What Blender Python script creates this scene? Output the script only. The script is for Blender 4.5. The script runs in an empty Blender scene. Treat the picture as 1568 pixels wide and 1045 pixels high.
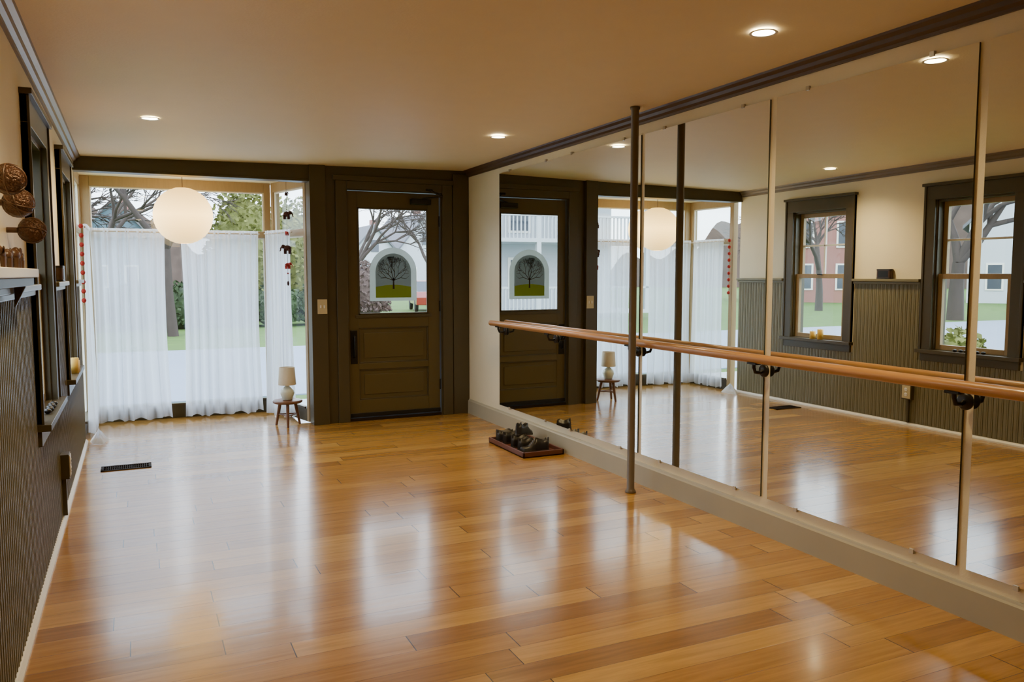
import bpy, math, random
from mathutils import Vector, Matrix, Euler
random.seed(7)
scene = bpy.context.scene

# ---------------------------------------------------------------- materials
def newmat(name):
    m = bpy.data.materials.new(name); m.use_nodes = True
    nt = m.node_tree; nt.nodes.clear()
    out = nt.nodes.new('ShaderNodeOutputMaterial')
    return m, nt, out

def pmat(name, col, rough=0.5, metal=0.0, coat=0.0, var=0.0, vscale=8.0, bump=0.0, bscale=60.0, stretch=(1,1,1), emis=None, estr=0.0, spec=0.5):
    m, nt, out = newmat(name)
    b = nt.nodes.new('ShaderNodeBsdfPrincipled')
    b.inputs['Base Color'].default_value = (*col, 1)
    b.inputs['Roughness'].default_value = rough
    b.inputs['Metallic'].default_value = metal
    b.inputs['Coat Weight'].default_value = coat
    b.inputs['Specular IOR Level'].default_value = spec
    if emis:
        b.inputs['Emission Color'].default_value = (*emis, 1)
        b.inputs['Emission Strength'].default_value = estr
    nt.links.new(b.outputs[0], out.inputs[0])
    tc = nt.nodes.new('ShaderNodeTexCoord')
    mp = nt.nodes.new('ShaderNodeMapping'); mp.inputs['Scale'].default_value = stretch
    nt.links.new(tc.outputs['Object'], mp.inputs[0])
    if var > 0:
        n = nt.nodes.new('ShaderNodeTexNoise'); n.inputs['Scale'].default_value = vscale; n.inputs['Detail'].default_value = 4
        nt.links.new(mp.outputs[0], n.inputs['Vector'])
        r = nt.nodes.new('ShaderNodeMix'); r.data_type = 'RGBA'
        r.inputs[6].default_value = (*[c*(1-var) for c in col], 1)
        r.inputs[7].default_value = (*[min(1, c*(1+var)) for c in col], 1)
        nt.links.new(n.outputs['Fac'], r.inputs[0]); nt.links.new(r.outputs[2], b.inputs['Base Color'])
    if bump > 0:
        n2 = nt.nodes.new('ShaderNodeTexNoise'); n2.inputs['Scale'].default_value = bscale
        nt.links.new(mp.outputs[0], n2.inputs['Vector'])
        bp = nt.nodes.new('ShaderNodeBump'); bp.inputs['Strength'].default_value = bump; bp.inputs['Distance'].default_value = 0.01
        nt.links.new(n2.outputs['Fac'], bp.inputs['Height']); nt.links.new(bp.outputs[0], b.inputs['Normal'])
    return m

M = {}
M['cream'] = pmat('wall_cream', (0.86, 0.79, 0.59), 0.55, var=0.03, bump=0.08, bscale=120)
M['ceil'] = pmat('ceiling_paint', (0.80, 0.69, 0.46), 0.6, var=0.03, bump=0.1, bscale=90)
M['olive'] = pmat('olive_bead', (0.19, 0.172, 0.10), 0.30, var=0.08)
M['brown'] = pmat('dark_brown_paint', (0.066, 0.050, 0.021), 0.38, var=0.1, vscale=4)
M['brown2'] = pmat('door_brown_paint', (0.095, 0.068, 0.021), 0.36, var=0.1, vscale=4)
M['crown'] = pmat('crown_brown', (0.095, 0.056, 0.034), 0.4, var=0.08)
M['crownl'] = pmat('crown_taupe', (0.20, 0.155, 0.105), 0.35, var=0.08)
M['tan'] = pmat('tan_wood', (0.34, 0.24, 0.12), 0.45, var=0.15, stretch=(8, 8, 1))
M['base'] = pmat('baseboard_greige', (0.44, 0.415, 0.32), 0.4, var=0.04)
M['white'] = pmat('white_trim', (0.80, 0.78, 0.72), 0.4)
M['mirror'] = pmat('mirror_silver', (0.84, 0.86, 0.81), 0.0, metal=1.0)
M['mirroredge'] = pmat('mirror_edge', (0.05, 0.06, 0.05), 0.2)
M['black'] = pmat('black_iron', (0.012, 0.011, 0.010), 0.4, metal=0.3)
M['pole'] = pmat('pole_paint', (0.13, 0.095, 0.055), 0.35, var=0.1)
M['barre'] = pmat('barre_wood', (0.48, 0.24, 0.08), 0.35, coat=0.3, var=0.25, vscale=6, stretch=(20, 1, 20))
M['rail'] = pmat('handle_metal', (0.02, 0.018, 0.015), 0.35, metal=0.6)
M['switch'] = pmat('switch_ivory', (0.55, 0.46, 0.27), 0.35)
M['tray'] = pmat('tray_mahogany', (0.13, 0.04, 0.02), 0.4, var=0.2, stretch=(1, 8, 1))
M['shoe'] = pmat('shoe_leather', (0.018, 0.015, 0.013), 0.4, var=0.2)
M['shoe_in'] = pmat('shoe_lining', (0.16, 0.12, 0.07), 0.7)
M['sole'] = pmat('shoe_sole', (0.05, 0.035, 0.02), 0.6)
M['stool'] = pmat('stool_walnut', (0.15, 0.062, 0.03), 0.4, var=0.25, stretch=(1, 8, 8))
M['ceramic'] = pmat('ceramic_white', (0.62, 0.66, 0.56), 0.2, coat=0.3)
M['shade'] = pmat('linen_shade', (0.60, 0.53, 0.40), 0.8, var=0.08, vscale=40)
M['vent'] = pmat('vent_bronze', (0.022, 0.013, 0.008), 0.7, spec=0.12)
M['ventblack'] = pmat('vent_shadow_duct', (0.004, 0.004, 0.004), 0.9, spec=0.0)
M['red'] = pmat('felt_red', (0.38, 0.02, 0.015), 0.8)
M['maroon'] = pmat('felt_maroon', (0.055, 0.012, 0.012), 0.8)
M['wooddk'] = pmat('carved_wood', (0.07, 0.030, 0.014), 0.4, var=0.4, vscale=40)
M['weave'] = pmat('woven_rattan', (0.065, 0.025, 0.010), 0.36, metal=0.3, var=0.7, vscale=90, bump=1.0, bscale=110)
M['candle'] = pmat('candle_wax', (0.75, 0.52, 0.12), 0.5)
M['glow'] = pmat('led_disc', (1, 1, 1), 0.5, emis=(1.0, 0.88, 0.62), estr=24)
M['string'] = pmat('string', (0.08, 0.05, 0.04), 0.8)
M['asphalt'] = pmat('asphalt', (0.20, 0.25, 0.34), 0.8, var=0.1, vscale=1)
M['grass'] = pmat('grass', (0.055, 0.12, 0.008), 0.95, var=0.5, vscale=2)
M['walk'] = pmat('sidewalk', (0.36, 0.38, 0.42), 0.9, var=0.1)
M['bark'] = pmat('bark', (0.050, 0.036, 0.030), 0.9, var=0.3, vscale=5)
M['leafy'] = pmat('leaf_green', (0.02, 0.040, 0.008), 0.8, var=0.6, vscale=6)
M['leafyel'] = pmat('leaf_yellow', (0.14, 0.15, 0.03), 0.8, var=0.6, vscale=6)
M['autumn'] = pmat('autumn_brush', (0.10, 0.065, 0.055), 0.9, var=0.5, vscale=0.8)
M['sidingw'] = pmat('siding_white', (0.50, 0.53, 0.58), 0.7)
M['sidingb'] = pmat('siding_blue', (0.08, 0.13, 0.17), 0.7)
M['sidingr'] = pmat('siding_red', (0.30, 0.12, 0.10), 0.7)
M['roof'] = pmat('roof_shingle', (0.13, 0.13, 0.15), 0.9, var=0.2)
M['wpane'] = pmat('dark_pane', (0.05, 0.06, 0.08), 0.1)
M['carp'] = pmat('car_paint', (0.25, 0.02, 0.02), 0.25, coat=1)
M['tyre'] = pmat('tyre', (0.01, 0.01, 0.01), 0.7)
M['rod'] = pmat('curtain_rod', (0.5, 0.42, 0.3), 0.4)
M['clip'] = pmat('clear_clip', (0.55, 0.52, 0.45), 0.2)

def glass_mat():
    m, nt, out = newmat('window_glass')
    t = nt.nodes.new('ShaderNodeBsdfTransparent'); t.inputs[0].default_value = (0.96, 0.98, 0.98, 1)
    g = nt.nodes.new('ShaderNodeBsdfGlossy'); g.inputs['Roughness'].default_value = 0.01
    mx = nt.nodes.new('ShaderNodeMixShader'); mx.inputs[0].default_value = 0.04
    nt.links.new(t.outputs[0], mx.inputs[1]); nt.links.new(g.outputs[0], mx.inputs[2]); nt.links.new(mx.outputs[0], out.inputs[0])
    return m
M['glass'] = glass_mat()

def curtain_mat():
    m, nt, out = newmat('sheer_cotton')
    d = nt.nodes.new('ShaderNodeBsdfDiffuse'); d.inputs[0].default_value = (0.84, 0.83, 0.80, 1)
    tl = nt.nodes.new('ShaderNodeBsdfTranslucent'); tl.inputs[0].default_value = (0.80, 0.86, 0.96, 1)
    tr = nt.nodes.new('ShaderNodeBsdfTransparent'); tr.inputs[0].default_value = (0.95, 0.97, 1, 1)
    a = nt.nodes.new('ShaderNodeMixShader'); a.inputs[0].default_value = 0.58
    b = nt.nodes.new('ShaderNodeMixShader')
    tc = nt.nodes.new('ShaderNodeTexCoord'); n = nt.nodes.new('ShaderNodeTexNoise'); n.inputs['Scale'].default_value = 3
    mr = nt.nodes.new('ShaderNodeMapRange'); mr.inputs[3].default_value = 0.16; mr.inputs[4].default_value = 0.28
    nt.links.new(tc.outputs['Object'], n.inputs['Vector']); nt.links.new(n.outputs['Fac'], mr.inputs[0]); nt.links.new(mr.outputs[0], b.inputs[0])
    nt.links.new(d.outputs[0], a.inputs[1]); nt.links.new(tl.outputs[0], a.inputs[2])
    nt.links.new(a.outputs[0], b.inputs[1]); nt.links.new(tr.outputs[0], b.inputs[2]); nt.links.new(b.outputs[0], out.inputs[0])
    return m
M['curtain'] = curtain_mat()

def cling_mat(name, col, tfac):
    m, nt, out = newmat(name)
    d = nt.nodes.new('ShaderNodeBsdfDiffuse'); d.inputs[0].default_value = (*col, 1)
    tl = nt.nodes.new('ShaderNodeBsdfTranslucent'); tl.inputs[0].default_value = (*col, 1)
    tr = nt.nodes.new('ShaderNodeBsdfTransparent')
    a = nt.nodes.new('ShaderNodeMixShader'); a.inputs[0].default_value = 0.65
    b = nt.nodes.new('ShaderNodeMixShader'); b.inputs[0].default_value = tfac
    nt.links.new(d.outputs[0], a.inputs[1]); nt.links.new(tl.outputs[0], a.inputs[2])
    nt.links.new(a.outputs[0], b.inputs[1]); nt.links.new(tr.outputs[0], b.inputs[2]); nt.links.new(b.outputs[0], out.inputs[0])
    return m
M['cl_frame'] = cling_mat('cling_border', (0.20, 0.21, 0.18), 0.03)
M['cl_sky'] = cling_mat('cling_sky', (0.22, 0.24, 0.23), 0.03)
M['cl_tree'] = cling_mat('cling_tree', (0.11, 0.08, 0.06), 0.0)
M['cl_leaf'] = cling_mat('cling_leaf', (0.12, 0.13, 0.12), 0.0)
M['cl_grass'] = cling_mat('cling_grass', (0.42, 0.52, 0.04), 0.05)

def lantern_mat():
    m, nt, out = newmat('rice_paper_lit')
    b = nt.nodes.new('ShaderNodeBsdfPrincipled'); b.inputs['Base Color'].default_value = (0.80, 0.70, 0.45, 1); b.inputs['Roughness'].default_value = 0.8
    b.inputs['Emission Color'].default_value = (1.0, 0.62, 0.20, 1)
    tc = nt.nodes.new('ShaderNodeTexCoord'); sp = nt.nodes.new('ShaderNodeSeparateXYZ')
    w = nt.nodes.new('ShaderNodeMath'); w.operation = 'ABSOLUTE'
    mr = nt.nodes.new('ShaderNodeMapRange'); mr.inputs[1].default_value = 0; mr.inputs[2].default_value = 0.24; mr.inputs[3].default_value = 5.5; mr.inputs[4].default_value = 2.0
    nt.links.new(tc.outputs['Object'], sp.inputs[0]); nt.links.new(sp.outputs[2], w.inputs[0]); nt.links.new(w.outputs[0], mr.inputs[0])
    nt.links.new(mr.outputs[0], b.inputs['Emission Strength'])
    nt.links.new(b.outputs[0], out.inputs[0])
    return m
M['lantern'] = lantern_mat()

def floor_mat():
    m, nt, out = newmat('oak_plank_floor')
    N = nt.nodes.new; L = nt.links.new
    def math_(op, a, b=None, c=None):
        n = N('ShaderNodeMath'); n.operation = op
        for i, v in enumerate((a, b, c)):
            if v is None: continue
            if isinstance(v, (int, float)): n.inputs[i].default_value = v
            else: L(v, n.inputs[i])
        return n.outputs[0]
    tc = N('ShaderNodeTexCoord'); sp = N('ShaderNodeSeparateXYZ'); L(tc.outputs['Object'], sp.inputs[0])
    X, Y = sp.outputs[0], sp.outputs[1]
    W, LN = 0.128, 1.25
    ry = math_('DIVIDE', Y, W); row = math_('FLOOR', ry); fy = math_('FRACT', ry)
    wn = N('ShaderNodeTexWhiteNoise'); wn.noise_dimensions = '1D'; L(row, wn.inputs['W'])
    rx = math_('ADD', math_('DIVIDE', X, LN), math_('MULTIPLY', wn.outputs['Value'], 7.3))
    col = math_('FLOOR', rx); fx = math_('FRACT', rx)
    cv = N('ShaderNodeCombineXYZ'); L(row, cv.inputs[0]); L(col, cv.inputs[1])
    wn2 = N('ShaderNodeTexWhiteNoise'); wn2.noise_dimensions = '2D'; L(cv.outputs[0], wn2.inputs['Vector'])
    ramp = N('ShaderNodeValToRGB'); L(wn2.outputs['Value'], ramp.inputs[0])
    e = ramp.color_ramp.elements
    e[0].position = 0; e[0].color = (0.31, 0.150, 0.028, 1)
    e[1].position = 1; e[1].color = (0.55, 0.320, 0.085, 1)
    x = ramp.color_ramp.elements.new(0.2); x.color = (0.39, 0.200, 0.040, 1)
    x = ramp.color_ramp.elements.new(0.8); x.color = (0.45, 0.240, 0.053, 1)
    sc = N('ShaderNodeCombineXYZ')
    L(math_('MULTIPLY', X, 1.6), sc.inputs[0]); L(math_('MULTIPLY', Y, 26), sc.inputs[1]); L(math_('MULTIPLY', wn2.outputs['Value'], 50), sc.inputs[2])
    g = N('ShaderNodeTexNoise'); g.inputs['Scale'].default_value = 1.6; g.inputs['Detail'].default_value = 6; g.inputs['Roughness'].default_value = 0.6; g.inputs['Distortion'].default_value = 0.6
    L(sc.outputs[0], g.inputs['Vector'])
    gm = N('ShaderNodeMapRange'); gm.inputs[1].default_value = 0.3; gm.inputs[2].default_value = 0.7; gm.inputs[3].default_value = 0.76; gm.inputs[4].default_value = 1.12
    L(g.outputs['Fac'], gm.inputs[0])
    mul = N('ShaderNodeVectorMath'); mul.operation = 'SCALE'; L(ramp.outputs[0], mul.inputs[0]); L(gm.outputs[0], mul.inputs['Scale'])
    ey = math_('MULTIPLY', math_('MINIMUM', fy, math_('SUBTRACT', 1, fy)), W)
    ex = math_('MULTIPLY', math_('MINIMUM', fx, math_('SUBTRACT', 1, fx)), LN)
    sy = math_('LESS_THAN', ey, 0.0009); sx = math_('LESS_THAN', ex, 0.0020)
    seam = math_('MAXIMUM', math_('MULTIPLY', sy, 0.75), sx)
    mix = N('ShaderNodeMix'); mix.data_type = 'RGBA'; L(seam, mix.inputs[0]); L(mul.outputs[0], mix.inputs[6]); mix.inputs[7].default_value = (0.035, 0.016, 0.006, 1)
    b = N('ShaderNodeBsdfPrincipled'); L(mix.outputs[2], b.inputs['Base Color'])
    rr = N('ShaderNodeMapRange'); rr.inputs[3].default_value = 0.17; rr.inputs[4].default_value = 0.28; L(g.outputs['Fac'], rr.inputs[0])
    L(rr.outputs[0], b.inputs['Roughness'])
    b.inputs['Specular IOR Level'].default_value = 0.5
    b.inputs['Coat Weight'].default_value = 0.35; b.inputs['Coat Roughness'].default_value = 0.11
    wv = N('ShaderNodeTexNoise'); wv.inputs['Scale'].default_value = 1.0; wv.inputs['Detail'].default_value = 2
    sc2 = N('ShaderNodeCombineXYZ'); L(math_('MULTIPLY', X, 2.2), sc2.inputs[0]); L(math_('MULTIPLY', Y, 12), sc2.inputs[1]); L(math_('MULTIPLY', wn2.outputs['Value'], 20), sc2.inputs[2])
    L(sc2.outputs[0], wv.inputs['Vector'])
    hgt = math_('ADD', math_('MULTIPLY', wv.outputs['Fac'], 0.35), math_('MULTIPLY', math_('SUBTRACT', 1, seam), 0.3))
    bp = N('ShaderNodeBump'); bp.inputs['Strength'].default_value = 0.35; bp.inputs['Distance'].default_value = 0.004
    L(hgt, bp.inputs['Height']); L(bp.outputs[0], b.inputs['Normal']); L(bp.outputs[0], b.inputs['Coat Normal'])
    L(b.outputs[0], out.inputs[0])
    return m
M['floor'] = floor_mat()

# ---------------------------------------------------------------- mesh builder
class MB:
    def __init__(s):
        s.v = []; s.f = []; s.mi = []; s.sm = []; s.mats = []; s.T = Matrix.Identity(4)
    def m(s, key):
        if key not in s.mats: s.mats.append(key)
        return s.mats.index(key)
    def add(s, vs, fs, mat, smooth=False):
        o = len(s.v)
        for p in vs: s.v.append(tuple(s.T @ Vector(p)))
        i = s.m(mat)
        for f in fs:
            s.f.append([o+k for k in f]); s.mi.append(i); s.sm.append(smooth)
    def box(s, x0, x1, y0, y1, z0, z1, mat):
        if x0 > x1: x0, x1 = x1, x0
        if y0 > y1: y0, y1 = y1, y0
        if z0 > z1: z0, z1 = z1, z0
        s.add([(x0,y0,z0),(x1,y0,z0),(x1,y1,z0),(x0,y1,z0),(x0,y0,z1),(x1,y0,z1),(x1,y1,z1),(x0,y1,z1)],
              [(0,3,2,1),(4,5,6,7),(0,1,5,4),(1,2,6,5),(2,3,7,6),(3,0,4,7)], mat)
    def prism(s, pts, axis, a0, a1, mat, dz=0.0):
        n = len(pts)
        def mk(p, a):
            return (p[0], a, p[1]) if axis == 'y' else ((p[0], p[1], a) if axis == 'z' else (a, p[0], p[1]))
        v2 = [mk(p, a1) for p in pts]
        v2 = [(p[0], p[1], p[2]+dz) for p in v2]
        vs = [mk(p, a0) for p in pts] + v2
        fs = [tuple(range(n))[::-1], tuple(range(n, 2*n))] + [(i, (i+1) % n, n+(i+1) % n, n+i) for i in range(n)]
        s.add(vs, fs, mat)
    def lathe(s, prof, c=(0,0,0), mat='white', seg=32, rot=None, smooth=True):
        R = rot.to_matrix() if rot else Matrix.Identity(3)
        vs = []; fs = []
        for r, z in prof:
            for k in range(seg):
                a = 2*math.pi*k/seg
                vs.append(tuple(Vector(c) + R @ Vector((r*math.cos(a), r*math.sin(a), z))))
        for i in range(len(prof)-1):
            for k in range(seg):
                k2 = (k+1) % seg
                fs.append((i*seg+k, i*seg+k2, (i+1)*seg+k2, (i+1)*seg+k))
        s.add(vs, fs, mat, smooth)
    def tube(s, pts, rad, mat, seg=10, smooth=True, cap=True):
        pts = [Vector(p) for p in pts]; n = len(pts)
        if not isinstance(rad, (list, tuple)): rad = [rad]*n
        vs = []; fs = []
        ref = Vector((0.13, 0.21, 1)).normalized()
        d0 = (pts[-1]-pts[0]).normalized()
        if abs(d0.dot(ref)) > 0.9: ref = Vector((1, 0.1, 0)).normalized()
        for i, p in enumerate(pts):
            d = (pts[min(i+1, n-1)]-pts[max(i-1, 0)]).normalized()
            u = d.cross(ref)
            if u.length < 1e-4: u = d.cross(Vector((0, 1, 0)))
            u.normalize(); w = d.cross(u)
            for k in range(seg):
                a = 2*math.pi*k/seg
                vs.append(tuple(p + rad[i]*(u*math.cos(a)+w*math.sin(a))))
        for i in range(n-1):
            for k in range(seg):
                k2 = (k+1) % seg
                fs.append((i*seg+k, i*seg+k2, (i+1)*seg+k2, (i+1)*seg+k))
        s.add(vs, fs, mat, smooth)
        if cap:
            s.add(vs[:seg], [tuple(range(seg))[::-1]], mat); s.add(vs[-seg:], [tuple(range(seg))], mat)
    def ell(s, c, r, mat, seg=16, rings=10, rot=None):
        R = rot.to_matrix() if rot else Matrix.Identity(3)
        vs = []; fs = []
        for i in range(rings+1):
            t = math.pi*i/rings
            for k in range(seg):
                a = 2*math.pi*k/seg
                vs.append(tuple(Vector(c)+R @ Vector((r[0]*math.sin(t)*math.cos(a), r[1]*math.sin(t)*math.sin(a), -r[2]*math.cos(t)))))
        for i in range(rings):
            for k in range(seg):
                k2 = (k+1) % seg
                fs.append((i*seg+k, i*seg+k2, (i+1)*seg+k2, (i+1)*seg+k))
        s.add(vs, fs, mat, True)
    def grid(s, fn, nu, nv, mat, smooth=True):
        vs = [tuple(fn(i/nu, j/nv)) for j in range(nv+1) for i in range(nu+1)]
        fs = [(j*(nu+1)+i, j*(nu+1)+i+1, (j+1)*(nu+1)+i+1, (j+1)*(nu+1)+i) for j in range(nv) for i in range(nu)]
        s.add(vs, fs, mat, smooth)
    def build(s, name, bevel=0.0, origin=None):
        me = bpy.data.meshes.new(name)
        o = Vector(origin) if origin else Vector((0, 0, 0))
        me.from_pydata([tuple(Vector(p)-o) for p in s.v], [], s.f)
        for k in s.mats: me.materials.append(M[k])
        for p, mi, sm in zip(me.polygons, s.mi, s.sm):
            p.material_index = mi; p.use_smooth = sm
        me.update()
        ob = bpy.data.objects.new(name, me); scene.collection.objects.link(ob); ob.location = o
        if bevel > 0:
            b = ob.modifiers.new('bevel', 'BEVEL'); b.width = bevel; b.segments = 2; b.limit_method = 'ANGLE'; b.angle_limit = math.radians(50)
        return ob

def holes_wall(mb, plane, a0, a1, t0, t1, z0, z1, holes, mat):
    As = sorted(set([a0, a1]+[h[0] for h in holes]+[h[1] for h in holes]))
    Zs = sorted(set([z0, z1]+[h[2] for h in holes]+[h[3] for h in holes]))
    for i in range(len(As)-1):
        for j in range(len(Zs)-1):
            ca = (As[i]+As[i+1])/2; cz = (Zs[j]+Zs[j+1])/2
            if any(h[0] < ca < h[1] and h[2] < cz < h[3] for h in holes): continue
            if plane == 'x': mb.box(t0, t1, As[i], As[i+1], Zs[j], Zs[j+1], mat)
            else: mb.box(As[i], As[i+1], t0, t1, Zs[j], Zs[j+1], mat)

# ---------------------------------------------------------------- room constants
XL, XR, YF, YB = -0.41, 2.93, 7.27, -2.6
BX1 = 1.415
BY = 8.22
BZ = 2.20
ZW = 2.52
def zc(x, y):      # old plaster ceiling, out of level: lowest over the bay corner
    t = (y-YB)/(YF-YB); s = (x-XL)/(XR-XL)
    return (1-t)*2.385 + t*((1-s)*2.275+s*2.335)

# floor
b = MB(); b.box(XL-0.14, XR+0.12, YB-0.12, YF+0.12, -0.12, 0, 'floor'); b.box(XL-0.14, 1.32, YF+0.12, BY+0.10, -0.12, 0, 'floor'); b.build('floor')
# ceiling
b = MB()
def slab(x0, x1, y0, y1, f, top, mat):
    b.add([(x0,y0,f(x0,y0)),(x1,y0,f(x1,y0)),(x1,y1,f(x1,y1)),(x0,y1,f(x0,y1)),(x0,y0,top),(x1,y0,top),(x1,y1,top),(x0,y1,top)],
          [(0,3,2,1),(4,5,6,7),(0,1,5,4),(1,2,6,5),(2,3,7,6),(3,0,4,7)], mat)
slab(XL, XR, YB, YF, zc, ZW, 'ceil'); slab(XL-0.14, 1.45, YF+0.12, BY+0.12, lambda x, y: BZ+0.03, ZW, 'ceil'); b.build('ceiling')
# walls
b = MB(); b.box(XR, XR+0.12, YB, YF+0.12, -0.45, ZW, 'cream'); b.build('wall_right')
b = MB(); b.box(XL-0.14, XR+0.12, YB-0.12, YB, -0.45, ZW, 'cream'); b.build('wall_back')
WIN = [(5.75, 6.44), (4.10, 4.79)]
WZ0, WZ1 = 0.70, 1.99
b = MB(); holes_wall(b, 'x', YB, YF, XL-0.14, XL, -0.45, ZW, [(a, c, WZ0, WZ1) for a, c in WIN], 'cream'); b.build('wall_left')
DX0, DX1, DZ = 1.757, 2.645, 2.11
b = MB(); holes_wall(b, 'y', BX1, XR, YF, YF+0.12, -0.45, ZW, [(DX0, DX1, 0.0, DZ)], 'brown'); b.build('wall_front')

# beam over bay + column
b = MB(); b.box(XL, BX1+0.02, YF-0.02, YF+0.12, 2.165, ZW-0.001, 'brown')
b.box(BX1, BX1+0.14, YF-0.045, YF, 0, 2.33, 'brown')
b.box(XL, BX1, YF-0.028, YF-0.02, 2.165, 2.18, 'brown'); b.build('trim_1', bevel=0.004)
# door casing
b = MB()
b.box(DX0-0.11, DX0-0.01, YF-0.022, YF, 0, 2.19, 'brown'); b.box(DX1+0.01, DX1+0.11, YF-0.022, YF, 0, 2.19, 'brown')
b.box(DX0-0.13, DX1+0.13, YF-0.03, YF, 2.19, 2.235, 'brown'); b.box(DX0-0.01, DX1+0.01, YF-0.022, YF, DZ+0.005, 2.19, 'brown')
b.box(DX1+0.12, XR-0.002, YF-0.012, YF, 0, 2.30, 'brown')
b.build('trim_2', bevel=0.004)

# crown mouldings follow the ceiling
def crown(name, x, sgn, mat, y1):
    b = MB()
    pts = [(0, 0), (0.012, 0), (0.014, 0.012), (0.03, 0.022), (0.036, 0.038), (0.055, 0.05), (0.06, 0.062), (0, 0.062)]
    z0 = zc(x, YB)-0.06; z1 = zc(x, y1)-0.06
    P = [(x+sgn*p[0], z0+p[1]) for p in pts]
    if sgn < 0: P = P[::-1]
    b.prism(P, 'y', YB, y1, mat, dz=z1-z0); b.build(name)
crown('trim_3', XR, -1, 'crown', YF-0.013)
crown('trim_4', XL, 1, 'crownl', YF-0.035)
# baseboards
b = MB(); P = [(XR, 0), (XR, 0.140), (XR-0.008, 0.140), (XR-0.012, 0.130), (XR-0.019, 0.122), (XR-0.02, 0)]
b.prism(P, 'y', YB, YF-0.013, 'base'); b.build('baseboard_right')
b = MB(); b.prism([(XL, 0), (XL+0.03, 0), (XL+0.03, 0.012), (XL+0.018, 0.026), (XL, 0.03)], 'y', YB, YF-0.01, 'white'); b.build('baseboard_left')

# wainscot
b = MB()
step = 0.042; y = YB
cas = [(a-0.115, c+0.115) for a, c in WIN]
while y < YF-0.02:
    y1 = min(y+step-0.006, YF-0.005)
    zt = 1.285
    for a, c in cas:
        if y1 > a and y < c: zt = 0.60
    xs = XL+0.012
    b.add([(xs, y, 0.03), (xs, y1, 0.03), (xs, y1, zt), (xs, y, zt), (XL+0.004, y-0.003, 0.03), (XL+0.004, y1+0.003, 0.03), (XL+0.004, y1+0.003, zt), (XL+0.004, y-0.003, zt)],
          [(0,1,2,3), (4,0,3,7), (1,5,6,2)], 'olive')
    b.box(XL+0.004, XL+0.0145, y+0.012, y+0.018, 0.03, zt, 'olive')
    y += step
segs = [(YB, cas[1][0]), (cas[1][1], cas[0][0]), (cas[0][1], YF-0.002)]
for a, c in segs:
    b.box(XL, XL+0.004, a, c, 0.0, 1.285, 'olive')
b.box(XL, XL+0.0041, YB, YF-0.002, 0.03, 0.60, 'olive')
b.build('trim_5')
b = MB()
for a, c in segs:
    b.box(XL+0.0, XL+0.05, a, c, 1.285, 1.31, 'olive'); b.box(XL, XL+0.028, a, c, 1.262, 1.285, 'olive')
b.build('trim_6', bevel=0.004)

def left_window(name, y0, y1):
    b = MB(); z0, z1 = WZ0, WZ1
    cx = XL+0.028
    b.box(XL, cx, y0-0.105, y0+0.0, z0-0.03, z1+0.0, 'brown'); b.box(XL, cx, y1, y1+0.105, z0-0.03, z1, 'brown')
    b.box(XL, cx, y0-0.105, y1+0.105, z1, z1+0.115, 'brown'); b.box(XL, cx+0.02, y0-0.12, y1+0.12, z1+0.115, z1+0.14, 'brown')
    b.box(XL, cx+0.008, y0-0.105, y0-0.085, z0, z1+0.115, 'brown'); b.box(XL, cx+0.008, y1+0.085, y1+0.105, z0, z1+0.115, 'brown')
    b.box(XL, cx+0.035, y0-0.12, y1+0.12, z0-0.03, z0, 'brown'); b.box(XL-0.10, XL, y0, y1, z0-0.0, z0+0.004, 'brown')
    b.box(XL, cx-0.004, y0-0.095, y1+0.095, z0-0.10, z0-0.03, 'brown')
    b.box(XL-0.14, XL, y0, y0+0.018, z0, z1, 'brown'); b.box(XL-0.14, XL, y1-0.018, y1, z0, z1, 'brown'); b.box(XL-0.14, XL, y0, y1, z1-0.018, z1, 'brown')
    zm = 1.335
    def sash(xa, xb, za, zb, mat, munt):
        ya, yb = y0+0.018, y1-0.018; w = 0.042
        b.box(xa, xb, ya, ya+w, za, zb, mat); b.box(xa, xb, yb-w, yb, za, zb, mat)
        b.box(xa, xb, ya+w, yb-w, za, za+w, mat); b.box(xa, xb, ya+w, yb-w, zb-w, zb, mat)
        xm = (xa+xb)/2
        b.box(xm-0.002, xm+0.002, ya+w, yb-w, za+w, zb-w, 'glass')
        if munt:
            yc = (ya+yb)/2; zc_ = (za+zb)/2
            b.box(xa+0.006, xb-0.006, yc-0.009, yc+0.009, za+w, zb-w, 'white'); b.box(xa+0.006, xb-0.006, ya+w, yb-w, zc_-0.009, zc_+0.009, 'white')
    sash(XL-0.06, XL-0.025, z0+0.004, zm+0.02, 'tan', False)
    sash(XL-0.10, XL-0.065, zm-0.02, z1-0.018, 'tan', True)
    b.box(XL-0.022, XL-0.006, (y0+y1)/2-0.03, (y0+y1)/2+0.03, zm+0.012, zm+0.022, 'black')
    return b.build(name, bevel=0.003)
left_window('window_1', *WIN[0]); left_window('window_2', *WIN[1])

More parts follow.
